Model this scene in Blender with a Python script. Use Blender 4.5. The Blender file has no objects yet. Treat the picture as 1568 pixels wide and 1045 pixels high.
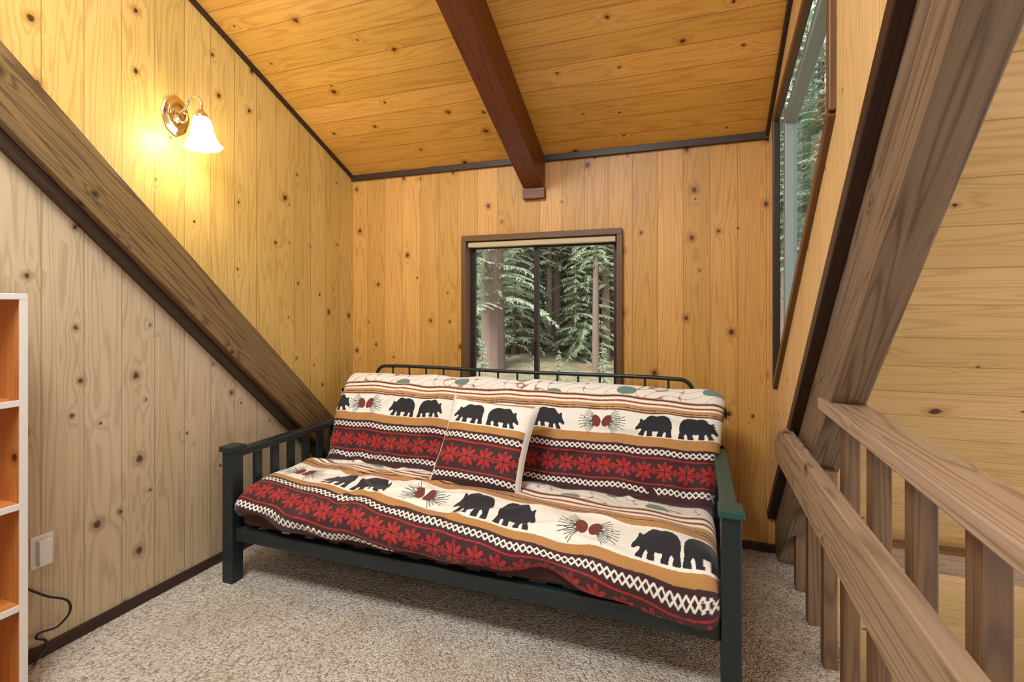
import bpy, math, random
import numpy as np
from mathutils import Vector, Matrix
random.seed(4); rng=np.random.RandomState(7)
scene=bpy.context.scene
scene.view_settings.view_transform='Standard'
COL=scene.collection

def srgb(r,g,b,a=1):
    f=lambda c:(c/255/12.92) if c/255<=0.04045 else ((c/255+0.055)/1.055)**2.4
    return (f(r),f(g),f(b),a)

# ---------------------------------------------------------------- node helper
class NT:
    def __init__(s,name):
        s.mat=bpy.data.materials.new(name); s.mat.use_nodes=True
        s.t=s.mat.node_tree; s.t.nodes.clear()
        s.out=s.t.nodes.new('ShaderNodeOutputMaterial')
    def n(s,typ,**kw):
        nd=s.t.nodes.new(typ)
        for k,v in kw.items(): setattr(nd,k,v)
        return nd
    def put(s,sock,val):
        if isinstance(val,bpy.types.NodeSocket): s.t.links.new(val,sock)
        else: sock.default_value=val
    def m(s,op,a,b=None,c=None,clamp=False):
        nd=s.n('ShaderNodeMath',operation=op,use_clamp=clamp)
        s.put(nd.inputs[0],a)
        if b is not None: s.put(nd.inputs[1],b)
        if c is not None: s.put(nd.inputs[2],c)
        return nd.outputs[0]
    def vec(s,x,y,z=0.0):
        nd=s.n('ShaderNodeCombineXYZ')
        for i,v in enumerate((x,y,z)): s.put(nd.inputs[i],v)
        return nd.outputs[0]
    def noise(s,v,scale=1,detail=2,rough=.5,dist=0):
        nd=s.n('ShaderNodeTexNoise'); s.put(nd.inputs['Vector'],v)
        nd.inputs['Scale'].default_value=scale; nd.inputs['Detail'].default_value=detail
        nd.inputs['Roughness'].default_value=rough; nd.inputs['Distortion'].default_value=dist
        return nd.outputs['Fac']
    def smooth(s,val,a,b,o0=0.0,o1=1.0):
        nd=s.n('ShaderNodeMapRange',interpolation_type='SMOOTHSTEP')
        s.put(nd.inputs[0],val); s.put(nd.inputs[1],a); s.put(nd.inputs[2],b)
        nd.inputs[3].default_value=o0; nd.inputs[4].default_value=o1
        return nd.outputs[0]
    def mix(s,f,a,b,blend='MIX'):
        nd=s.n('ShaderNodeMix',data_type='RGBA',blend_type=blend)
        s.put(nd.inputs[0],f); s.put(nd.inputs[6],a); s.put(nd.inputs[7],b)
        return nd.outputs[2]
    def bsdf(s,col,rough=.5,metal=0.0,bump=None,bstr=.3,bdist=.002,**kw):
        p=s.n('ShaderNodeBsdfPrincipled'); s.put(p.inputs['Base Color'],col)
        s.put(p.inputs['Roughness'],rough); p.inputs['Metallic'].default_value=metal
        for k,v in kw.items(): s.put(p.inputs[k.replace('_',' ')],v)
        if bump is not None:
            b=s.n('ShaderNodeBump'); b.inputs['Strength'].default_value=bstr
            b.inputs['Distance'].default_value=bdist; s.put(b.inputs['Height'],bump)
            s.t.links.new(b.outputs[0],p.inputs['Normal'])
        s.t.links.new(p.outputs[0],s.out.inputs[0]); return p

def wood(name,base,dark,knot=srgb(60,26,10),w=.14,knots=True,groove=.5,rough=.42,var=.22,cell=.2,
         lines=.36,fine=.5,kfrac=.55,kmax=.013,tint=None,gu=13.0,gn=13.0):
    T=NT(name)
    uv=T.n('ShaderNodeUVMap').outputs[0]
    sp=T.n('ShaderNodeSeparateXYZ'); T.put(sp.inputs[0],uv)
    u,v=sp.outputs[0],sp.outputs[1]
    ub=T.m('DIVIDE',u,w); bid=T.m('FLOOR',ub); fr=T.m('FRACT',ub)
    vv=T.m('ADD',v,T.m('MULTIPLY',bid,1.73))
    vo=T.n('ShaderNodeTexVoronoi',voronoi_dimensions='2D')
    T.put(vo.inputs['Vector'],T.vec(T.m('DIVIDE',u,cell),T.m('DIVIDE',v,cell*1.15)))
    vo.inputs['Scale'].default_value=1
    irr=T.noise(T.vec(T.m('MULTIPLY',u,70.0),T.m('MULTIPLY',v,55.0)),1,2)
    kd0=T.m('MULTIPLY',vo.outputs['Distance'],cell)
    kd=T.m('ADD',kd0,T.m('MULTIPLY_ADD',irr,.012,-.006))
    cs=T.n('ShaderNodeSeparateColor'); T.put(cs.inputs[0],vo.outputs['Color'])
    pres=T.m('LESS_THAN',cs.outputs[1],kfrac) if knots else 0.0
    rad=T.m('MULTIPLY_ADD',T.m('POWER',cs.outputs[0],1.8),kmax,.0055)
    halo=T.m('MULTIPLY',T.m('EXPONENT',T.m('MULTIPLY',kd0,-34.0)),pres)
    n1=T.noise(T.vec(T.m('MULTIPLY',u,gu),T.m('MULTIPLY',vv,.55),T.m('MULTIPLY',bid,3.7)),1,1.2,.4)
    f=T.m('ADD',T.m('MULTIPLY',n1,gn),T.m('MULTIPLY',halo,1.8))
    g=T.m('MULTIPLY_ADD',T.m('SINE',T.m('MULTIPLY',f,6.283)),.5,.5)
    g=T.m('POWER',g,3.2)
    fg=T.noise(T.vec(T.m('MULTIPLY',u,150.0),T.m('MULTIPLY',vv,3.0),bid),1,3,.6)
    am=T.m('ADD',T.m('MULTIPLY',g,lines),T.m('MULTIPLY',T.m('SUBTRACT',fg,.4),fine),clamp=True)
    col=T.mix(am,base,dark)
    wn=T.n('ShaderNodeTexWhiteNoise',noise_dimensions='1D'); T.put(wn.inputs['W'],bid)
    br=T.m('MULTIPLY_ADD',wn.outputs['Value'],var,1-var*.6)
    big=T.noise(T.vec(T.m('MULTIPLY',u,1.3),T.m('MULTIPLY',v,.9)),1,2)
    br=T.m('MULTIPLY',br,T.m('MULTIPLY_ADD',big,.3,.85))
    col=T.mix(1.0,col,T.vec(br,br,T.m('MULTIPLY',br,br)),'MULTIPLY')
    if knots:
        h2=T.m('MULTIPLY',T.smooth(kd,rad,T.m('MULTIPLY',rad,2.4),.6,0.0),pres)
        col=T.mix(h2,col,tint or dark)
        km=T.m('MULTIPLY',T.smooth(kd,T.m('MULTIPLY',rad,.5),rad,.92,0.0),pres)
        col=T.mix(km,col,knot)
    gr=T.smooth(T.m('ABSOLUTE',T.m('SUBTRACT',fr,.5)),.5-.003/w,.5-.001/w,0.0,groove)
    col=T.mix(gr,col,T.mix(.6,dark,(0.02,.008,.002,1)))
    hgt=T.m('SUBTRACT',T.m('MULTIPLY',fg,.25),T.m('MULTIPLY',gr,1.6))
    T.bsdf(col,rough,bump=hgt,bstr=.3,bdist=.002)
    return T.mat

def plain(name,c,rough=.5,metal=0.0,nz=.06,scale=40,**kw):
    T=NT(name)
    tc=T.n('ShaderNodeTexCoord').outputs['Object']
    nn=T.noise(tc,scale,3)
    col=T.mix(T.m('MULTIPLY',nn,nz*4,clamp=True),c,tuple([x*.6 for x in c[:3]]+[1]))
    T.bsdf(col,rough,metal,bump=nn,bstr=.1,bdist=.001,**kw)
    return T.mat

K=srgb
M_back=wood('pine_back_wall',K(210,160,84),K(164,98,38),w=.14,var=.26)
M_left=wood('pine_left_upper',K(208,174,100),K(162,114,52),w=.14,var=.18)
M_left_daylit=wood('pine_left_daylit',K(198,174,140),K(146,118,86),knot=K(70,46,32),w=.14,var=.14,cell=.17,kfrac=.6,tint=K(150,120,90))  # same panelling as the upper wall; cool daylight painted in as paler colour
M_ceil=wood('pine_ceiling',K(238,186,94),K(190,118,44),w=.128,var=.24,kfrac=.5,cell=.22,groove=.6)
M_right=wood('pine_dormer_daylit',K(222,184,128),K(184,134,80),w=.14,var=.1,groove=.25)  # lighter, less saturated pine: daylight put into the base colour
M_roof=wood('pine_roof',K(238,196,136),K(190,138,80),w=.15,var=.16,groove=.5,cell=.22,kmax=.018)
M_raft=wood('rafter_stain',K(126,98,58),K(58,40,22),knot=K(40,24,14),w=.6,var=.1,groove=0,lines=.6,fine=1.0,kfrac=.3,rough=.5)
M_raftr=wood('rafter_stain_grey',K(130,106,82),K(62,44,30),knot=K(45,30,20),w=.6,var=.1,groove=0,lines=.5,fine=1.0,kfrac=.3,rough=.5)
M_beam=wood('beam_redbrown',K(118,60,26),K(66,28,10),knot=K(40,16,8),w=.6,var=.1,groove=0,lines=.5,fine=.6,kfrac=.25,rough=.4)
M_rail=wood('rail_stain',K(172,144,116),K(100,74,52),knot=K(60,38,24),w=.6,var=.1,groove=0,lines=.45,fine=.8,kfrac=.3,rough=.45)
M_balus=wood('baluster_stain',K(116,86,58),K(60,40,24),w=.6,var=.1,groove=0,lines=.5,fine=.6,knots=False,rough=.5)
M_trim=wood('dark_trim',K(54,32,20),K(28,15,9),w=.6,groove=0,knots=False,rough=.45)
M_winw=wood('window_casing_wood',K(108,74,40),K(70,42,18),w=.6,groove=0,knots=False)
M_shelf=wood('shelf_orange',K(196,124,62),K(148,82,30),w=.4,groove=0,kfrac=.3)
M_white=plain('white_edge',K(222,214,202),.5)
M_frame=plain('futon_paint',K(22,36,38),.38,nz=.05)
M_frameg=plain('futon_paint_cap',K(34,76,68),.35,nz=.05)
M_dark=plain('bronze_alu',K(52,46,40),.4,.3)
M_blind=plain('blind_rail',K(200,180,140),.5)
M_brass=plain('polished_brass',K(240,226,190),.15,1.0,nz=.02)
M_blackc=plain('black_cable',K(22,22,24),.4)
M_greyframe=plain('grey_sash',K(150,164,162),.45,.1)

def carpet():
    T=NT('berber_carpet')
    tc=T.n('ShaderNodeTexCoord').outputs['Object']
    vo=T.n('ShaderNodeTexVoronoi'); T.put(vo.inputs['Vector'],tc); vo.inputs['Scale'].default_value=120
    cs=T.n('ShaderNodeSeparateColor'); T.put(cs.inputs[0],vo.outputs['Color'])
    sp=T.smooth(cs.outputs[0],.5,1.0,0,.75)
    big=T.noise(tc,4,3); mid=T.noise(tc,70,3,.7)
    col=T.mix(sp,K(216,206,190),K(134,112,90))
    col=T.mix(T.smooth(mid,.48,.75,0,.4),col,K(158,136,110))
    col=T.mix(T.smooth(big,.45,.7,0,.3),col,K(176,152,122))
    h=T.m('SUBTRACT',1.0,vo.outputs['Distance'])
    T.bsdf(col,.95,bump=T.m('ADD',h,mid),bstr=1.0,bdist=.009)
    return T.mat
M_carpet=carpet()

def fabric():
    T=NT('fleece_pattern')
    a=T.n('ShaderNodeAttribute',attribute_name='pat').outputs['Color']
    tc=T.n('ShaderNodeTexCoord').outputs['Object']
    nn=T.noise(tc,320,2,.6); n2=T.noise(tc,24,3)
    col=T.mix(T.m('MULTIPLY',nn,.14),a,(0.03,.02,.02,1))
    T.bsdf(col,.75,bump=T.m('ADD',nn,T.m('MULTIPLY',n2,2.0)),bstr=.4,bdist=.004,Sheen_Weight=.15)
    return T.mat
M_fab=fabric()

def glass(name,tint=(1,1,1,1),g=.04):
    T=NT(name)
    tr=T.n('ShaderNodeBsdfTransparent'); tr.inputs[0].default_value=tint
    gl=T.n('ShaderNodeBsdfGlossy'); gl.inputs['Roughness'].default_value=.02
    mx=T.n('ShaderNodeMixShader'); mx.inputs[0].default_value=g
    T.t.links.new(tr.outputs[0],mx.inputs[1]); T.t.links.new(gl.outputs[0],mx.inputs[2])
    T.t.links.new(mx.outputs[0],T.out.inputs[0]); return T.mat
M_glass=glass('window_glass')
M_glassb=glass('window_glass_side',(.86,.95,1,1),.3)

def shade_mat():
    T=NT('frosted_shade')
    tr=T.n('ShaderNodeBsdfTransparent')
    p=T.n('ShaderNodeBsdfPrincipled'); p.inputs['Base Color'].default_value=(1,.95,.85,1)
    lw=T.n('ShaderNodeLayerWeight'); lw.inputs[0].default_value=.35
    p.inputs['Emission Color'].default_value=(1,.92,.72,1)
    T.put(p.inputs['Emission Strength'],T.m('MULTIPLY_ADD',lw.outputs['Facing'],-1.1,1.5))
    mx=T.n('ShaderNodeMixShader'); mx.inputs[0].default_value=.5
    T.t.links.new(tr.outputs[0],mx.inputs[1]); T.t.links.new(p.outputs[0],mx.inputs[2])
    T.t.links.new(mx.outputs[0],T.out.inputs[0]); return T.mat
M_shade=shade_mat()

# ---------------------------------------------------------------- geometry helpers
def obj(name,me,mats=(),parent=None):
    o=bpy.data.objects.new(name,me); COL.objects.link(o)
    for m in mats: me.materials.append(m)
    if parent: o.parent=parent
    return o
def empty(name,loc=(0,0,0)):
    e=bpy.data.objects.new(name,None); COL.objects.link(e); e.empty_display_size=.1
    return e
def polys(name,faces,mat,uvf,parent=None,midx=None):
    """faces: list of vertex coordinate lists"""
    V=[];F=[]
    for f in faces:
        F.append(list(range(len(V),len(V)+len(f)))); V+=[tuple(p) for p in f]
    me=bpy.data.meshes.new(name); me.from_pydata(V,[],F)
    uv=me.uv_layers.new(name='UVMap')
    for l in me.loops: uv.data[l.index].uv=uvf(Vector(V[l.vertex_index]))
    mats=mat if isinstance(mat,(list,tuple)) else [mat]
    o=obj(name,me,mats,parent)
    if midx:
        for p,i in zip(me.polygons,midx): p.material_index=i
    return o
def boxm(name,L,W,H,M,mat,parent=None,bevel=.003,seg=2):
    """box with length L on local X, W local Y, H local Z, matrix M"""
    me=bpy.data.meshes.new(name)
    V=[(x*L/2,y*W/2,z*H/2) for x in(-1,1) for y in(-1,1) for z in(-1,1)]
    F=[(0,1,3,2),(4,6,7,5),(0,4,5,1),(2,3,7,6),(0,2,6,4),(1,5,7,3)]
    me.from_pydata(V,[],F); uv=me.uv_layers.new(name='UVMap')
    off=random.uniform(0,20); offu=random.uniform(.1,.3)
    for p in me.polygons:
        n=p.normal; ax=max(range(3),key=lambda i:abs(n[i]))
        for li in p.loop_indices:
            c=V[me.loops[li].vertex_index]
            if ax==0: q=(c[1]+offu,c[2]+off)
            elif ax==1: q=(c[2]+offu+.07,c[0]+off)
            else: q=(c[1]+offu,c[0]+off)
            uv.data[li].uv=q
    o=obj(name,me,[mat],parent); o.matrix_world=M
    if bevel:
        b=o.modifiers.new('b','BEVEL'); b.width=bevel; b.segments=seg
    return o
def box(name,p0,p1,mat,parent=None,bevel=.003):
    p0=Vector(p0);p1=Vector(p1);c=(p0+p1)/2;d=p1-p0
    ax=max(range(3),key=lambda i:abs(d[i]))
    R=Matrix.Identity(3)
    if ax==1: R=Matrix(((0,-1,0),(1,0,0),(0,0,1)))
    if ax==2: R=Matrix(((0,0,-1),(0,1,0),(1,0,0)))
    dims={0:(d.x,d.y,d.z),1:(d.y,d.x,d.z),2:(d.z,d.y,d.x)}[ax]
    return boxm(name,*[abs(q) for q in dims],Matrix.Translation(c)@R.to_4x4(),mat,parent,bevel)
def beam(name,A,B,W,H,mat,parent=None,side=Vector((1,0,0)),bevel=.004):
    A=Vector(A);B=Vector(B);x=(B-A).normalized(); z=x.cross(side).normalized(); y=z.cross(x)
    R=Matrix((x,y,z)).transposed()
    return boxm(name,(B-A).length,W,H,Matrix.Translation((A+B)/2)@R.to_4x4(),mat,parent,bevel)
def tube(name,pts,r,mat,parent=None,smoothc=True,cyc=False):
    cu=bpy.data.curves.new(name,'CURVE'); cu.dimensions='3D'; cu.bevel_depth=r; cu.bevel_resolution=4; cu.resolution_u=8
    sp=cu.splines.new('BEZIER' if smoothc else 'POLY')
    if smoothc:
        sp.bezier_points.add(len(pts)-1)
        for b,p in zip(sp.bezier_points,pts): b.co=p; b.handle_left_type=b.handle_right_type='AUTO'
    else:
        sp.points.add(len(pts)-1)
        for b,p in zip(sp.points,pts): b.co=(*p,1)
    sp.use_cyclic_u=cyc; cu.use_fill_caps=True
    o=bpy.data.objects.new(name,cu); COL.objects.link(o); cu.materials.append(mat)
    if parent:o.parent=parent
    return o
def lathe(name,prof,mat,M,parent=None,n=32,flute=0):
    V=[];F=[]
    for (r,z) in prof:
        for k in range(n):
            a=2*math.pi*k/n; rr=r*(1+flute*math.cos(8*a)); V.append((rr*math.cos(a),rr*math.sin(a),z))
    for i in range(len(prof)-1):
        for k in range(n):
            F.append((i*n+k,i*n+(k+1)%n,(i+1)*n+(k+1)%n,(i+1)*n+k))
    me=bpy.data.meshes.new(name); me.from_pydata(V,[],F)
    for p in me.polygons:p.use_smooth=True
    o=obj(name,me,[mat],parent); o.matrix_world=M; return o

# ---------------------------------------------------------------- layout constants
CH=1.3; D=2.989; XL=-2.286; XR=.37; ZB=2.224; SC=.464
YE=-1.09
def ceilz(y): return ZB+SC*(D-y)
def rlow(y): return 3.08-.95*y          # main roof plane (underside)
def lup(y): return .613+.967*(2.645-y)  # left rafter upper edge

# floor
box('floor',(XL-.05,-4.0,-.22),(.52,D+.02,0),M_carpet,bevel=0)
polys('floor_lower',[[(-3,-8,-2.5),(6,-8,-2.5),(6,6,-2.5),(-3,6,-2.5)]],M_carpet,lambda p:(p.x,p.y))

# back wall with opening
wx0,wx1,wz0,wz1=-1.40,-.415,.74,1.74
bk=[[(XL,D,0),(wx0,D,0),(wx0,D,ZB),(XL,D,ZB)],
    [(wx1,D,0),(.52,D,0),(.52,D,.22),(XR,D,.35),(XR,D,ZB),(wx1,D,ZB)],
    [(wx0,D,0),(wx1,D,0),(wx1,D,wz0),(wx0,D,wz0)],
    [(wx0,D,wz1),(wx1,D,wz1),(wx1,D,ZB),(wx0,D,ZB)]]
polys('wall_back',bk,M_back,lambda p:(p.x+10,p.z))
# left wall
YR=-5.42; ZR=rlow(YE)-.95*(YE-YR)
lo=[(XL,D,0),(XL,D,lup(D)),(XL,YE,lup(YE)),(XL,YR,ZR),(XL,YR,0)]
up=[(XL,D,lup(D)),(XL,D,ZB),(XL,YE,ceilz(YE)),(XL,YE,lup(YE))]
polys('wall_left',[lo,up],[M_left_daylit,M_left],lambda p:(p.y+10.03,p.z),midx=[0,1])
# ceiling
polys('ceiling',[[(XL,D,ZB),(XR+.03,D,ZB),(XR+.03,YE,ceilz(YE)),(XL,YE,ceilz(YE))]],M_ceil,
      lambda p:((D-p.y)*math.hypot(1,SC)+5,p.x+7))
# right dormer side wall with opening
A_=(2.70,.92);B_=(2.70,2.20);C_=(1.64,2.44);D_=(1.64,1.85)
f=lambda L:[(XR,a,b) for a,b in L]
lw=lambda y:rlow(y)-.04
polys('wall_right',[f([(D,lw(D)),(2.70,lw(2.70)),A_,B_,(2.70,ceilz(2.70)),(D,ZB)]),
    f([(2.70,lw(2.70)),(1.64,lw(1.64)),D_,A_]),
    f([B_,C_,(1.64,ceilz(1.64)),(2.70,ceilz(2.70))]),
    f([(1.64,lw(1.64)),(YE,lw(YE)),(YE,ceilz(YE)),(1.64,ceilz(1.64)),C_,D_])],M_right,lambda p:(p.y+10.06,p.z))
# main sloped roof beyond railing and the opposite slope behind the viewer
polys('ceiling_roof_slope',[[(.46,5.9,rlow(5.9)),(4.6,5.9,rlow(5.9)),(4.6,YE,rlow(YE)),(.46,YE,rlow(YE))]],M_roof,
      lambda p:((6-p.y)*1.379+3,p.x+2))
polys('ceiling_roof_slope_rear',[[(XL,YE,rlow(YE)),(4.6,YE,rlow(YE)),(4.6,-8,rlow(YE)-.95*(YE+8)),(XL,-8,rlow(YE)-.95*(YE+8))]],M_roof,
      lambda p:((6-p.y)*1.379+3,p.x+2))

# trims
box('trim_1',(XL,D-.02,ZB-.03),(XR,D,ZB+.01),M_trim)
beam('trim_2',(XL+.009,D,ZB-.01),(XL+.009,YE,ceilz(YE)-.01),.018,.026,M_trim)
beam('trim_3',(XR-.009,D,ZB-.01),(XR-.009,YE,ceilz(YE)-.01),.018,.026,M_trim)
box('baseboard_left',(XL,1.02,0),(XL+.014,D,.045),M_trim)
box('baseboard_back',(XL,D-.014,0),(.40,D,.045),M_trim)
beam('trim_4',(XR+.012,D,rlow(D)-.045),(XR+.012,-.6,rlow(-.6)-.045),.04,.045,M_trim)

# rafters
nl=Vector((0,-.695,-.719))
h=.19
beam('ceiling_rafter',Vector((XL+.05,3.12,lup(3.12)))+nl*h/2,Vector((XL+.05,-.9,lup(-.9)))+nl*h/2,.10,h,M_raft)
beam('rafter_strip',Vector((XL+.03,3.0,lup(3.0)))+nl*(h+.015),Vector((XL+.03,-.9,lup(-.9)))+nl*(h+.015),.06,.03,M_trim)  # dark strip added along the left rafter's underside
nr=Vector((0,-.689,-.725)); h2=.245
beam('ceiling_rafter.001',Vector((.449,3.16,rlow(3.16)))+nr*h2/2,Vector((.449,-.9,rlow(-.9)))+nr*h2/2,.098,h2,M_raftr)
beam('roof_purlin',(.52,3.10,.04),(4.5,3.10,.04),.12,.10,M_rail,side=Vector((0,1,0)))
# ceiling beam
cb=empty('ceiling_beam')
nb=Vector((0,-math.sin(math.atan(SC)),-math.cos(math.atan(SC))))
beam('beam_timber',Vector((-.93,3.03,ceilz(3.03)))+nb*.095,Vector((-.93,-1.0,ceilz(-1.0)))+nb*.095,.13,.19,M_beam,cb)
box('beam_bracket',(-1.0,D-.035,ZB-.255),(-.86,D,ZB-.19),M_beam,cb)

# ---------------------------------------------------------------- back window
w=empty('window_1')
box('casing_top',(wx0-.02,D-.03,wz1-.015),(wx1+.02,D+.005,wz1+.022),M_winw,w)
box('casing_bottom',(wx0-.02,D-.03,wz0-.022),(wx1+.02,D+.005,wz0+.015),M_winw,w)
box('casing_left',(wx0-.022,D-.03,wz0+.015),(wx0+.012,D+.005,wz1-.015),M_winw,w)
box('casing_right',(wx1-.012,D-.03,wz0+.015),(wx1+.022,D+.005,wz1-.015),M_winw,w)
box('jamb_l',(wx0+.001,D,wz0),(wx0+.016,D+.09,wz1),M_winw,w)
box('jamb_r',(wx1-.016,D,wz0),(wx1-.001,D+.09,wz1),M_winw,w)
box('jamb_t',(wx0+.016,D,wz1-.012),(wx1-.016,D+.09,wz1),M_winw,w)
box('jamb_b',(wx0+.016,D,wz0),(wx1-.016,D+.09,wz0+.012),M_winw,w)
box('blind_headrail',(wx0+.02,D-.012,wz1-.052),(wx1-.02,D+.03,wz1-.02),M_blind,w)
for nme,a,b,yy in(('sash_left',wx0+.016,-.925,.05),('sash_right',-.955,wx1-.016,.075)):
    box(nme+'_l',(a,D+yy,wz0+.01),(a+.028,D+yy+.022,wz1-.01),M_dark,w)
    box(nme+'_r',(b-.028,D+yy,wz0+.01),(b,D+yy+.022,wz1-.01),M_dark,w)
    box(nme+'_t',(a+.028,D+yy,wz1-.06),(b-.028,D+yy+.022,wz1-.01),M_dark,w)
    box(nme+'_b',(a+.028,D+yy,wz0+.01),(b-.028,D+yy+.022,wz0+.045),M_dark,w)
    polys(nme+'_glass',[[(a,D+yy+.011,wz0),(b,D+yy+.011,wz0),(b,D+yy+.011,wz1),(a,D+yy+.011,wz1)]],M_glass,lambda p:(p.x,p.z),w)
box('latch',(-.965,D+.03,1.0),(-.945,D+.05,1.09),M_dark,w)

# side trapezoid window
w2=empty('window_2')
Q=[A_,B_,C_,D_]
for i in range(4):
    a=Q[i];b=Q[(i+1)%4]
    beam('casing_%d'%i,(XR-.004,a[0],a[1]),(XR-.004,b[0],b[1]),.03,.034,M_winw if i!=0 else M_dark,w2)
cx=sum(q[0] for q in Q)/4; cy=sum(q[1] for q in Q)/4
Qi=[(cx+(q[0]-cx)*.93,cy+(q[1]-cy)*.93) for q in Q]
for i in range(4):
    a=Qi[i];b=Qi[(i+1)%4]
    beam('sash_%d'%i,(XR+.05,a[0],a[1]),(XR+.05,b[0],b[1]),.05,.05,M_greyframe,w2)
polys('pane',[[(XR+.06,a,b) for a,b in Qi]],M_glassb,lambda p:(p.y,p.z),w2)

# ---------------------------------------------------------------- railing
r=empty('loft_railing')
box('top_rail',(.385,-1.2,.962),(.50,1.93,1.0),M_rail,r,.004)
me=bpy.data.meshes.new('lower_rail')
pf=[(2.50,.63),(2.52,.70),(2.38,.795),(-1.2,.795),(-1.2,.63)]
V=[(x,a,b) for x in(.335,.378) for a,b in pf]
F=[(0,1,2,3,4),(9,8,7,6,5)]+[(i+5,(i+1)%5+5,(i+1)%5,i) for i in range(5)]
me.from_pydata(V,[],F); uvl=me.uv_layers.new(name='UVMap')
for l in me.loops:
    v=V[l.vertex_index]; uvl.data[l.index].uv=(v[2]+v[0]+.05,v[1]+3)
lr=obj('lower_rail',me,[M_rail],r); b=lr.modifiers.new('b','BEVEL'); b.width=.004; b.segments=2
y=2.645
k=0
while y>-1.1:
    top=.962 if y<1.9 else min(.9,rlow(y)-.36)
    box('baluster_%d'%k,(.436,y-.026,-.16),(.48,y+.026,max(.3,top)),M_balus,r,.003)
    y-=.265;k+=1

# ---------------------------------------------------------------- bookcase
bc=empty('bookcase')
bx0,bx1,by0,by1,bh=XL+.004,-2.05,.1,1.014,1.345
box('side_far',(bx0,by1-.02,0),(bx1-.006,by1,bh-.02),M_shelf,bc,.001)
box('side_near',(bx0,by0,0),(bx1-.006,by0+.02,bh-.02),M_shelf,bc,.001)
box('top',(bx0,by0,bh-.02),(bx1,by1,bh),M_white,bc,.002)
box('back_panel',(bx0,by0+.02,.02),(bx0+.006,by1-.02,bh-.02),M_shelf,bc,0)
box('edge_far',(bx1-.006,by1-.022,0),(bx1,by1,bh-.02),M_white,bc,.001)
box('edge_near',(bx1-.006,by0,0),(bx1,by0+.022,bh-.02),M_white,bc,.001)
for i,z in enumerate((.02,.337,.665,1.0)):
    box('shelf_%d'%i,(bx0+.006,by0+.02,z-.018),(bx1-.006,by1-.02,z),M_shelf,bc,.001)
    box('shelf_edge_%d'%i,(bx1-.006,by0+.022,z-.02),(bx1,by1-.022,z),M_white,bc,.001)

# outlet and cable
ot=empty('wall_outlet')
box('plate',(XL,1.135,.335),(XL+.006,1.205,.455),M_white,ot,.002)
box('plug_block',(XL+.006,1.15,.345),(XL+.03,1.19,.44),M_white,ot,.004)
tube('power_cable',[(XL+.02,1.10,.30),(XL+.04,1.16,.24),(XL+.06,1.23,.17),(XL+.05,1.20,.11),(XL+.03,1.14,.10),(XL+.03,1.17,.06),(XL+.05,1.12,.01)],.004,M_blackc)

# ---------------------------------------------------------------- sconce
sc=empty('wall_sconce')
Rx=Matrix.Rotation(math.radians(90),4,'Y')
S=Matrix.Diagonal((1.45,1,1,1))
PM=Matrix.Translation((XL,1.684,2.195))@Rx@S
lathe('backplate',[(.0,.03),(.012,.03),(.018,.024),(.034,.018),(.04,.022),(.046,.02),(.052,.01),(.060,.012),(.066,.006),(.066,0)],M_brass,PM,sc,48,.025)
tube('arm',[(XL+.025,1.684,2.20),(XL+.06,1.688,2.225),(XL+.085,1.692,2.265),(XL+.12,1.696,2.275),(XL+.145,1.70,2.245),(XL+.145,1.70,2.20)],.006,M_brass,sc)
tube('scroll',[(XL+.03,1.684,2.17),(XL+.06,1.685,2.16),(XL+.075,1.688,2.19),(XL+.055,1.687,2.205)],.004,M_brass,sc)
SM=Matrix.Translation((XL+.145,1.70,2.19))@Matrix.Rotation(math.radians(-6),4,'Y')
lathe('socket_cup',[(.0,.022),(.012,.02),(.02,.008),(.029,-.004),(.031,-.018),(.027,-.02)],M_brass,SM,sc)
lathe('glass_shade',[(.026,-.008),(.034,-.022),(.041,-.045),(.045,-.075),(.05,-.10),(.06,-.125),(.076,-.148),(.080,-.152)],M_shade,SM,sc,48,.03)
lathe('bulb',[(.0,-.105),(.016,-.10),(.024,-.08),(.02,-.055),(.012,-.035),(.01,-.02)],M_shade,SM,sc,24)

# ---------------------------------------------------------------- futon frame
fu=empty('futon_sofa')
ZA=.64
def arm(tag,xc,yb=2.62):
    box('arm_%s_front_post'%tag,(xc-.031,1.775,0),(xc+.031,1.84,ZA-.02),M_frame,fu,.004)
    box('arm_%s_post_cap'%tag,(xc-.04,1.763,ZA-.022),(xc+.04,1.852,ZA+.004),M_frameg if tag=='r' else M_frame,fu,.005)
    box('arm_%s_back_post'%tag,(xc-.031,yb,0),(xc+.031,yb+.06,ZA-.02),M_frame,fu,.004)
    box('arm_%s_top_rail'%tag,(xc-.028,1.84,ZA-.055),(xc+.028,yb+.07,ZA-.02),M_frameg if tag=='r' else M_frame,fu,.006)
    box('arm_%s_low_rail'%tag,(xc-.018,1.84,.22),(xc+.018,yb,.28),M_frame,fu,.003)
    for i in range(6):
        yy=1.84+(yb-1.84)*(i+1)/7
        box('arm_%s_slat_%d'%(tag,i),(xc-.01,yy-.022,.28),(xc+.01,yy+.022,ZA-.05),M_frame,fu,.002)
arm('l',-2.068); arm('r',.112)
box('front_rail',(-2.037,1.79,.20),(.081,1.825,.262),M_frame,fu,.006)
box('rear_rail',(-2.037,2.60,.20),(.081,2.635,.262),M_frame,fu,.006)
for i in range(16):
    xx=-2.0+i*.1365
    box('seat_slat_%d'%i,(xx-.03,1.825,.235),(xx+.03,2.60,.255),M_frame,fu,.002)
tube('back_top_bar',[(-1.93,2.77,.74),(-1.93,2.77,.87),(-1.90,2.77,.915),(-1.84,2.77,.925),(-1.0,2.77,.925),(-.1,2.77,.925),(-.04,2.77,.915),(-.01,2.77,.87),(-.01,2.77,.74)],.0105,M_frame,fu)
tube('back_low_bar',[(-1.93,2.77,.74),(-1.93,2.60,.30),],.0105,M_frame,fu,False)
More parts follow.
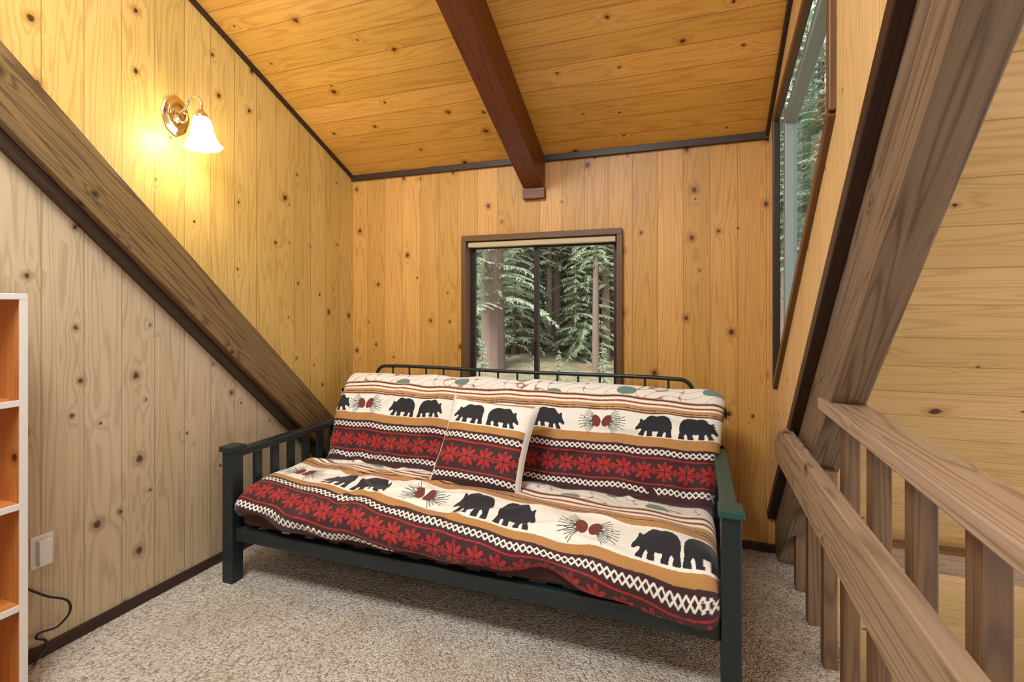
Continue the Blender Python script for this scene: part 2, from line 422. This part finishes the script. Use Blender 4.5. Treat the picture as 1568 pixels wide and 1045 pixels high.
tube('back_low_bar_r',[(-.01,2.77,.74),(-.01,2.60,.30),],.0105,M_frame,fu,False)
tube('back_mid_bar',[(-1.93,2.77,.74),(-.01,2.77,.74)],.009,M_frame,fu,False)
for i in range(15):
    xx=-1.93+1.92*(i+1)/16
    tube('back_spindle_%d'%i,[(xx,2.77,.925),(xx,2.77,.74),(xx,2.60,.30)],.006,M_frame,fu,False)

# ---------------------------------------------------------------- pattern raster
CREAM=np.array(K(244,238,224)[:3]);GOLD=np.array(K(184,132,70)[:3]);MAR=np.array(K(54,9,13)[:3])
RED=np.array(K(176,26,20)[:3]);BLK=np.array(K(12,15,26)[:3]);TEAL=np.array(K(110,140,130)[:3])
CONE=np.array(K(134,52,34)[:3]);TAN=np.array(K(206,168,118)[:3]);BRN=np.array(K(94,38,28)[:3])
BEAR=[(0,.20),(.015,.26),(.06,.33),(.09,.40),(.11,.46),(.105,.52),(.14,.555),(.175,.53),(.20,.50),(.25,.54),(.31,.62),(.38,.68),(.46,.68),(.56,.655),(.68,.68),(.80,.67),(.90,.60),(.965,.48),(.985,.34),(.97,.2),(.985,.1),(1.0,.03),(.985,0),(.83,0),(.83,.05),(.85,.11),(.81,.17),(.77,.13),(.755,.06),(.75,0),(.595,0),(.595,.05),(.625,.11),(.62,.165),(.55,.15),(.48,.16),(.47,.11),(.48,.04),(.47,0),(.32,0),(.325,.06),(.335,.12),(.305,.17),(.27,.12),(.245,.05),(.235,0),(.09,0),(.10,.05),(.15,.12),(.175,.18),(.15,.215),(.10,.19),(.06,.16),(.015,.15),(0,.17)]
def inpoly(px,py,P):
    ins=np.zeros(px.shape,bool); n=len(P); j=n-1
    for i in range(n):
        xi,yi=P[i];xj,yj=P[j]
        if yi!=yj:
            c=((yi>py)!=(yj>py))&(px<(xj-xi)*(py-yi)/(yj-yi)+xi); ins^=c
        j=i
    return ins
def stamp_bear(C,x,y,cx,y0,wd,ht,flip):
    m=(np.abs(x-cx)<wd*.55)&(y>y0-.01)&(y<y0+ht*1.05)
    if not m.any(): return
    px=(x[m]-cx)/wd+.5
    if flip: px=1-px
    py=(y[m]-y0)/ht*.68
    ii=inpoly(px,py,BEAR); sub=C[m]; sub[ii]=BLK; C[m]=sub
def stamp_cone(C,x,y,cx,cy,sx=1,sy=1):
    dx=(x-cx)/sx; dy=(y-cy)/sy
    for s in(-1,1):
        for (ox,oy,a0,ln) in((.026,.010,.42,.058),(.036,-.004,-.05,.072),(.026,-.014,-.5,.055)):
            ax_=s*dx-ox; ay_=dy-oy
            r_=np.hypot(ax_,ay_); t_=np.arctan2(ay_,ax_)-a0
            for kk_ in(-.42,-.21,0,.21,.42):
                nd=(r_<ln)&(np.cos(t_-kk_)>0)&(np.abs(r_*np.sin(t_-kk_))<.0015)
                C[nd]=TEAL*.36
    for s in(-1,1):
        ex=dx-s*.024; ey=dy+.001
        ca,sa_=math.cos(.5*s),math.sin(.5*s)
        fx_=ex*ca-ey*sa_; fy_=ex*sa_+ey*ca
        e=(fx_/.020)**2+(fy_/.028)**2<1
        C[e]=CONE
        sc_=e&(np.sin((fx_+fy_)*430)*np.sin((fx_-fy_)*430)>.1); C[sc_]=CONE*.28
def dash(C,m,x,q):
    C[m]=MAR
    ph=(x/.026)%1.0; a=np.abs(ph-.5)*2
    z=m&(q>.22)&(q<.78)&(np.abs(np.abs(q-.5)*3.2-a*.8)<.26)
    C[z]=CREAM
def snow(C,m,x,q,hh,per=.092):
    C[m]=MAR
    dx=((x/per)%1.0-.5)*per; dy=(q-.5)*hh
    rr=np.hypot(dx,dy); th=np.arctan2(dy,dx)
    R=.045*(.3+.7*np.abs(np.cos(4*th))**.9)
    C[m&(rr<R)&(rr>.006)]=RED
    C[m&(np.abs(np.abs(dx)-per*.5)<.006)&(np.abs(dy)<.016)]=RED*.8
    C[m&(np.abs(np.abs(dx)-per*.5)<.015)&(np.abs(dy)<.005)]=RED*.8
    C[m&(np.abs(dx)<.002)&(rr<.04)]=MAR
    C[m&(np.abs(dy)<.002)&(rr<.04)]=MAR
    C[m&((q<.05)|(q>.95))]=RED
def scribble(C,m,x,y):
    C[m]=CREAM*.95
    f1=np.sin(x*41+3*np.sin(y*37))+np.sin(y*63+2.2*np.sin(x*29))
    C[m&(np.abs(f1)<.12)]=RED*.5+CREAM*.2
    f2=np.sin(x*17+1)*np.sin(y*29+2+x*3)
    C[m&(f2>.72)]=TEAL*.9
def stripes(C,m,q):
    C[m]=TAN
    C[m&(np.abs(q-.10)<.05)]=BRN
    C[m&(np.abs(q-.26)<.07)]=CREAM
    C[m&(np.abs(q-.40)<.035)]=RED*.6
    C[m&(np.abs(q-.52)<.05)]=CREAM
    C[m&(np.abs(q-.68)<.05)]=GOLD
    C[m&(np.abs(q-.80)<.03)]=BRN
    C[m&(np.abs(q-.94)<.04)]=BRN*1.1

# ---------------------------------------------------------------- blanket
P=[(1.768,.318),(1.750,.365),(1.785,.424),(1.88,.460),(2.05,.47),(2.25,.455),(2.345,.436),(2.385,.452),(2.42,.52),(2.49,.665),(2.565,.80),(2.625,.878),(2.68,.895),(2.725,.855),(2.735,.78)]
Pn=np.array(P)
def catmull(Pn,n=40):
    out=[];Pe=np.vstack([2*Pn[0]-Pn[1],Pn,2*Pn[-1]-Pn[-2]])
    for i in range(1,len(Pe)-2):
        p0,p1,p2,p3=Pe[i-1:i+3]
        for t in np.linspace(0,1,n,endpoint=False):
            out.append(.5*((2*p1)+(-p0+p2)*t+(2*p0-5*p1+4*p2-p3)*t*t+(-p0+3*p1-3*p2+p3)*t**3))
    out.append(Pe[-2]); return np.array(out)
cv=catmull(Pn); seg=np.hypot(*np.diff(cv,axis=0).T); arc=np.concatenate([[0],np.cumsum(seg)])
def arc_at(pt): return arc[np.argmin(np.hypot(cv[:,0]-pt[0],cv[:,1]-pt[1]))]
s_cr=arc_at((2.36,.438)); s_top=arc_at((2.635,.884)); s_end=arc[-1]
NS=680
s=np.linspace(0,s_end,NS)
py=np.interp(s,arc,cv[:,0]);pz=np.interp(s,arc,cv[:,1])
ty=np.gradient(py,s);tz=np.gradient(pz,s);tl=np.hypot(ty,tz);ty/=tl;tz/=tl
kk=np.ones(25)/25
ty=np.convolve(np.pad(ty,12,'edge'),kk,'valid');tz=np.convolve(np.pad(tz,12,'edge'),kk,'valid')
ny_,nz_=-tz,ty
X0,X1=-2.035,.078; ER=.06
xc=[];aa=[]
for a in np.linspace(.15,ER,14,endpoint=False): xc.append(X0);aa.append(a)
th=np.linspace(0,math.pi/2,16)
for q in th: xc.append(X0+ER*(1-math.cos(q)));aa.append(ER*(1-math.sin(q)))
for q in np.linspace(X0+ER,X1-ER,1060)[1:-1]: xc.append(q);aa.append(0)
for q in th[::-1]: xc.append(X1-ER*(1-math.cos(q)));aa.append(ER*(1-math.sin(q)))
for a in np.linspace(ER,.15,15)[1:]: xc.append(X1);aa.append(a)
xc=np.array(xc);aa=np.array(aa);NX=len(xc)
Xg,Sg=np.meshgrid(xc,s,indexing='ij'); Ag=np.repeat(aa[:,None],NS,1)
backf=np.clip((Sg-s_cr)/(s_top-s_cr),0,1)
Xw=Xg+np.clip((Xg+.6)/.68,0,1)**2*backf*.065-np.clip((-1.5-Xg)/.53,0,1)**2*backf*.03
disp=np.zeros_like(Xg)
for k in range(22):
    fx=rng.uniform(2,26)*rng.choice([-1,1]);fs=rng.uniform(2,26);ph=rng.uniform(0,6.28)
    wx=.25*np.sin(Sg*6+k)+.15*np.sin(Xg*4+k*2)
    disp+=.016/ math.hypot(fx,fs)**.75*np.sin(fx*(Xg+.1*wx)+fs*(Sg+.12*wx)+ph)
for k in range(34):
    x0=rng.uniform(-2,0);s0=rng.uniform(.05,1.1);an=rng.uniform(-.8,.8);L=rng.uniform(.08,.25)
    u_=(Xg-x0)*math.cos(an)+(Sg-s0)*math.sin(an);v_=-(Xg-x0)*math.sin(an)+(Sg-s0)*math.cos(an)
    disp+=.013*np.exp(-(u_/L)**2)*np.exp(-(v_/.018)**2)
disp+=.009*np.exp(-((Sg-s_cr-.05)/.05)**2)*np.sin(Xg*31+2*np.sin(Xg*7))
disp-=Ag
Yw=py[None,:]+ny_[None,:]*disp; Zw=pz[None,:]+nz_[None,:]*disp
hem=np.exp(-(Sg/.06)**2)
Zw+=hem*(.010*np.sin(Xg*9)+.007*np.sin(Xg*23+1)-.075*np.clip((Xg+.5)/.5,0,1)**1.2)
Yw-=hem*(.012*np.sin(Xg*14)+.006)
Zw-=np.clip(backf-.5,0,1)*(.02*np.clip((Xg+.35)/.4,0,1)+.03*np.clip((-1.8-Xg)/.23,0,1)**2)
C=np.zeros((NX,NS,3)); C[:]=CREAM
skx=np.where(Xg>-.8,.085,.115)
d=(s_cr-Sg)-skx*(Xg+.8)*np.clip((s_cr-Sg)/.15,0,1)
b=(s_top-Sg)
seat=Sg<s_cr
def band(m0,val,a,bb): return m0&(val>=a)&(val<bb),(val-a)/(bb-a)
wob=.004*np.sin(Xg*13)+.003*np.sin(Xg*31)
d2=d+wob; b2=b+wob*.6
m,q=band(seat,d2,-.5,.02);C[m]=MAR
m,q=band(seat,d2,.02,.15);scribble(C,m,Xg,d2)
m,q=band(seat,d2,.15,.30);stripes(C,m,q)
m,q=band(seat,d2,.30,.335);C[m]=GOLD
m,q=band(seat,d2,.335,.525);C[m]=CREAM
m,q=band(seat,d2,.525,.562);C[m]=GOLD
m,q=band(seat,d2,.562,.615);dash(C,m,Xg,q)
m,q=band(seat,d2,.615,.73);snow(C,m,Xg,q,.115)
m,q=band(seat,d2,.73,.785);dash(C,m,Xg,q)
m,q=band(seat,d2,.785,1.2);C[m]=MAR
yy_=.523-d2
Cs=C.copy(); 
for pc in(-1.86,-1.12,-.378):
    stamp_cone(Cs,Xg,yy_,pc,.09,1.1,1.5)
    stamp_bear(Cs,Xg,yy_,pc+.25,.010,.172,.165,False)
    stamp_bear(Cs,Xg,yy_,pc+(.45 if pc<-.5 else .425),.010,.172,.165,True)
C[seat]=Cs[seat]
bk_=~seat
m,q=band(bk_,b2,-1,.05);scribble(C,m,Xg,b2)
m,q=band(bk_,b2,.05,.135);stripes(C,m,q)
m,q=band(bk_,b2,.135,.25);C[m]=CREAM
m,q=band(bk_,b2,.25,.295);C[m]=GOLD
m,q=band(bk_,b2,.295,.345);dash(C,m,Xg,q)
m,q=band(bk_,b2,.345,.465);snow(C,m,Xg,q,.12)
m,q=band(bk_,b2,.465,.515);dash(C,m,Xg,q)
m,q=band(bk_,b2,.515,1);C[m]=MAR
yb_=.246-b2; Cs=C.copy()
for pc in(-1.83,-1.13,-.44):
    stamp_cone(Cs,Xg,yb_,pc,.055,1.05,1.15)
    stamp_bear(Cs,Xg,yb_,pc+.24,.0,.16,.105,False)
    stamp_bear(Cs,Xg,yb_,pc+.425,.0,.16,.105,True)
stamp_bear(Cs,Xg,yb_,-2.01,0,.16,.105,True)
C[bk_]=Cs[bk_]
C[(aa>.12)]=CREAM*.9

def gridmesh(name,X,Y,Z,C,mat,parent=None):
    nx,ns=X.shape
    co=np.stack([X,Y,Z],-1).reshape(-1,3)
    idx=np.arange(nx*ns).reshape(nx,ns)
    q=np.stack([idx[:-1,:-1],idx[1:,:-1],idx[1:,1:],idx[:-1,1:]],-1).reshape(-1,4)
    me=bpy.data.meshes.new(name)
    me.vertices.add(len(co)); me.vertices.foreach_set('co',co.ravel())
    me.loops.add(q.size); me.loops.foreach_set('vertex_index',q.ravel().astype(np.int32))
    me.polygons.add(len(q)); me.polygons.foreach_set('loop_start',(np.arange(len(q))*4).astype(np.int32))
    me.polygons.foreach_set('loop_total',np.full(len(q),4,np.int32))
    me.update(calc_edges=True)
    ca=me.color_attributes.new('pat','FLOAT_COLOR','POINT')
    cc=np.ones((len(co),4),np.float32); cc[:,:3]=C.reshape(-1,3); ca.data.foreach_set('color',cc.ravel())
    me.polygons.foreach_set('use_smooth',np.ones(len(q),bool))
    return obj(name,me,[mat],parent)
gridmesh('patterned_blanket',Xw,Yw,Zw,C,M_fab)

# mattress under blanket (part of futon)
pr=[(1.80,.34),(1.84,.39),(2.0,.425),(2.25,.42),(2.37,.41),(2.44,.50),(2.52,.68),(2.60,.81),(2.66,.855),(2.72,.80),(2.70,.66),(2.61,.42),(2.56,.268),(2.0,.262),(1.84,.262),(1.80,.28)]
V=[(x,a,bz) for x in(X0+.035,X1-.035) for a,bz in pr];n=len(pr)
F=[tuple(range(n)),tuple(range(2*n-1,n-1,-1))]+[(i+n,(i+1)%n+n,(i+1)%n,i) for i in range(n)]
me=bpy.data.meshes.new('mattress'); me.from_pydata(V,[],F)
mt=obj('mattress',me,[plain('mattress_cloth',K(60,26,26),.9)],fu)
bb=mt.modifiers.new('b','BEVEL'); bb.width=.015; bb.segments=3

# ---------------------------------------------------------------- throw pillow
def pillow(name,W,Hh,Tk,M):
    n=230; g=np.linspace(-1,1,n); U,Vv=np.meshgrid(g,g,indexing='ij')
    pinch=1-.09*(1-Vv**2)**1*np.abs(U)**4; pinch2=1-.09*(1-U**2)*np.abs(Vv)**4
    prof=np.clip((1-U**4)*(1-Vv**4),0,1)**.55
    wr=.004*np.sin(U*9+3*Vv)*prof+.004*np.sin(Vv*14-2*U)*prof
    x=U*W/2*pinch; y_=Vv*Hh/2*pinch2
    C=np.zeros((n,n,3));C[:]=MAR
    q=(1-Vv)/2
    mm=q<.06;C[mm]=GOLD
    mm=(q>=.05)&(q<.335);C[mm]=CREAM
    mm=(q>=.335)&(q<.41);C[mm]=GOLD
    mm=(q>=.41)&(q<.51);dash(C,mm,x,(q-.41)/.10)
    mm=(q>=.51)&(q<.81);snow(C,mm,x,(q-.51)/.3,.125)
    mm=(q>=.81)&(q<.91);dash(C,mm,x,(q-.81)/.1)
    yl=y_-(Hh/2-.335*Hh)
    stamp_bear(C,x,yl,-.095,.006,.16,.1,False); stamp_bear(C,x,yl,.085,.006,.16,.1,True)
    ed=(np.abs(U)>.91)|(np.abs(Vv)>.965); C[ed]=CREAM*.85
    zf=Tk*prof+wr; zb=-Tk*prof
    X=np.concatenate([x,x[::-1]],0);Y=np.concatenate([y_,y_[::-1]],0);Z=np.concatenate([zf,zb[::-1]],0);CC=np.concatenate([C,C[::-1]],0)
    o=gridmesh(name,X,Y,Z,CC,M_fab); o.matrix_world=M; return o
pm=Matrix.Translation((-.955,2.245,.632))@Matrix.Rotation(math.radians(58),4,'X')@Matrix.Rotation(math.radians(-3),4,'Z')
pillow('throw_pillow',.475,.47,.064,pm)

# ---------------------------------------------------------------- outside: terrain + conifers
def foliage(name,c1,c2):
    T=NT(name); tc=T.n('ShaderNodeTexCoord').outputs['Object']
    oi=T.n('ShaderNodeObjectInfo').outputs['Random']
    col=T.mix(T.noise(tc,5,3),c1,c2); col=T.mix(T.m('MULTIPLY',oi,.6),col,K(186,198,172))
    p=T.n('ShaderNodeBsdfDiffuse'); T.put(p.inputs[0],col)
    t2=T.n('ShaderNodeBsdfTranslucent'); T.put(t2.inputs[0],col)
    mx=T.n('ShaderNodeMixShader'); mx.inputs[0].default_value=.4
    T.t.links.new(p.outputs[0],mx.inputs[1]);T.t.links.new(t2.outputs[0],mx.inputs[2]);T.t.links.new(mx.outputs[0],T.out.inputs[0])
    return T.mat
M_fol=foliage('needles',K(106,132,90),K(212,222,194))
M_bark=plain('bark',K(138,118,106),.95,nz=.2,scale=14)
def ground_mat():
    T=NT('forest_ground'); tc=T.n('ShaderNodeTexCoord').outputs['Object']
    col=T.mix(T.smooth(T.noise(tc,2.4,6,.7),.4,.6),K(172,142,118),K(120,128,94))
    T.bsdf(col,.95); return T.mat
gn=30
gx=np.linspace(-30,22,gn);gy=np.linspace(6.2,44,gn)
GX,GY=np.meshgrid(gx,gy,indexing='ij'); 
def gz(x,y_): return -2.0+.085*(y_-6)+.15*np.sin(x*.7)+.1*np.sin(y_*.9+x*.4)
GZ=gz(GX,GY)
gridmesh('forest_floor',GX,GY,GZ,np.zeros((gn,gn,3)),ground_mat())
def tree_mesh(name,H,Rm,z0,seed,dens=1.0,trunk=.16):
    rg=random.Random(seed);V=[];F=[];mi=[]
    n=10
    for i in range(9):
        z=H*i/8;rr=trunk*(1-z/H*.9)*H/12
        for k in range(n):
            a=2*math.pi*k/n;V.append((rr*math.cos(a),rr*math.sin(a),z))
    for i in range(8):
        for k in range(n): F.append((i*n+k,i*n+(k+1)%n,(i+1)*n+(k+1)%n,(i+1)*n+k));mi.append(0)
    z=z0
    while z<H-.1:
        L0=Rm*(1-(z-z0*.5)/(H-z0*.5))+.12
        nb_=max(3,int(rg.uniform(5,9)*dens))
        a0=rg.uniform(0,6.28)
        for k in range(nb_):
            a=a0+2*math.pi*k/nb_+rg.uniform(-.4,.4);L=L0*rg.uniform(.4,1.2)
            zb_=z+rg.uniform(-.12,.12)
            ca,sa=math.cos(a),math.sin(a);nt=max(6,int(L*13)); dr=rg.uniform(.25,.5)
            for j in range(nt):
                t_=(j+.6)/nt; dd=L*t_; zz=zb_+.14*L*t_-dr*L*t_*t_
                tl_=(.07+.20*L*(1-t_)**.7)*rg.uniform(.5,1.1)
                for sd in(-1,1):
                    an=a+sd*rg.uniform(.4,1.3)
                    ex,ey=ca*dd+math.cos(an)*tl_,sa*dd+math.sin(an)*tl_
                    wv=rg.uniform(.015,.04);pxx,pyy=-math.sin(an)*wv,math.cos(an)*wv
                    dz=rg.uniform(.0,.35)*tl_
                    b0=len(V)
                    V+= [(ca*dd-pxx,sa*dd-pyy,zz-.01),(ca*dd+pxx,sa*dd+pyy,zz+.02),(ex+pxx*.5,ey+pyy*.5,zz-.02-dz),(ex-pxx*.5,ey-pyy*.5,zz-.05-dz)]
                    F.append((b0,b0+1,b0+2,b0+3));mi.append(1)
        z+=rg.uniform(.14,.34)
    me=bpy.data.meshes.new(name);me.from_pydata(V,[],F);me.materials.append(M_bark);me.materials.append(M_fol)
    me.polygons.foreach_set('material_index',mi); return me
fo=empty('conifer_forest')
TM=[tree_mesh('fir_mesh',9,1.9,.5,1),tree_mesh('fir_tall_mesh',15,2.1,3.2,2,.6),tree_mesh('fir_young_mesh',4.5,1.2,.15,3),tree_mesh('fir_old_mesh',17,2.4,2.2,5,.5,.3),tree_mesh('pine_bare_mesh',16,1.6,5,6,.6,.13)]
rt=random.Random(11)
sp0=[(-.405,17,3,1.1),(-.445,19,0,.9),(-.205,21,0,1.05),(-.245,23,4,1.2),(-.165,21,1,1.0),(-.31,14,2,.42),(-.43,13,2,.40),(-.22,26,4,1.1),(-.31,24,4,1.0),(-.355,21,0,.6),(-.28,21,4,.9),(-.17,15,2,.40),(-.26,15,2,.33),(-.37,12,2,.25),(-.225,13.5,2,.3),(-.34,22,3,.9),(-.19,28,3,1.0),(-.47,25,4,1.1),(-.185,18,4,.8)]
spots=[(a*b_,b_,t_,s_) for a,b_,t_,s_ in sp0]
for k in range(190):
    yy=rt.uniform(20,42); 
    spots.append((rt.uniform(-.55,.36)*yy,yy,rt.choice([0,1,1,4,4,2,3]),rt.uniform(.7,1.2)))
for k,(a,bq,ti,scl) in enumerate(spots):
    o=bpy.data.objects.new('conifer_%d'%k,TM[ti]);COL.objects.link(o);o.parent=fo
    o.location=(a,bq,gz(a,bq)-.1);o.scale=(scl,)*3;o.rotation_euler=(0,0,rt.uniform(0,6.28))

# ---------------------------------------------------------------- lights
W=bpy.data.worlds.new('world');scene.world=W;W.use_nodes=True
bg=W.node_tree.nodes['Background'];bg.inputs[0].default_value=(.84,.91,1,1);bg.inputs[1].default_value=1.3
def area(name,loc,tgt,size,e,col,sy=None):
    l=bpy.data.lights.new(name,'AREA');l.energy=e;l.color=col;l.size=size
    if sy: l.shape='RECTANGLE';l.size_y=sy
    o=bpy.data.objects.new(name,l);COL.objects.link(o);o.location=loc
    o.rotation_euler=(Vector(tgt)-Vector(loc)).to_track_quat('-Z','Y').to_euler();return o
area('overhead_key',(-1.2,.2,3.2),(-1.2,1.1,0),1.0,96,(.88,.95,1),.7)  # unseen area light added overhead for steep shadow under the futon
area('rear_fill',(-.7,-2.0,2.75),(-1.0,2.2,1.4),1.3,19,(.98,.98,1),.7)  # unseen area light added behind the camera as fill
area('great_room_fill',(3.4,-1.2,.3),(1.2,2.2,.8),1.8,58,(1,.96,.9))  # unseen warm fill added to brighten the right roof slope
sl=bpy.data.lights.new('sun','SUN');sl.energy=5.2;sl.angle=.3;sl.color=(1,.97,.9)
so=bpy.data.objects.new('sun',sl);COL.objects.link(so);so.location=(-6,-10,12)
so.rotation_euler=Vector((.35,1,-.9)).to_track_quat('-Z','Y').to_euler()
pl=bpy.data.lights.new('sconce_bulb_light','POINT');pl.energy=12;pl.color=(1,.87,.6);pl.shadow_soft_size=.04
po=bpy.data.objects.new('sconce_bulb_light',pl);COL.objects.link(po);po.location=(XL+.17,1.70,2.10)

# ---------------------------------------------------------------- camera
cam=bpy.data.cameras.new('camera');co=bpy.data.objects.new('camera',cam);COL.objects.link(co)
cam.sensor_width=36;cam.lens=773/1568*36;cam.shift_y=-51.5/1568;cam.clip_start=.02
co.location=(0,0,CH);co.rotation_euler=(math.radians(90),0,math.radians(19.9))
scene.camera=co
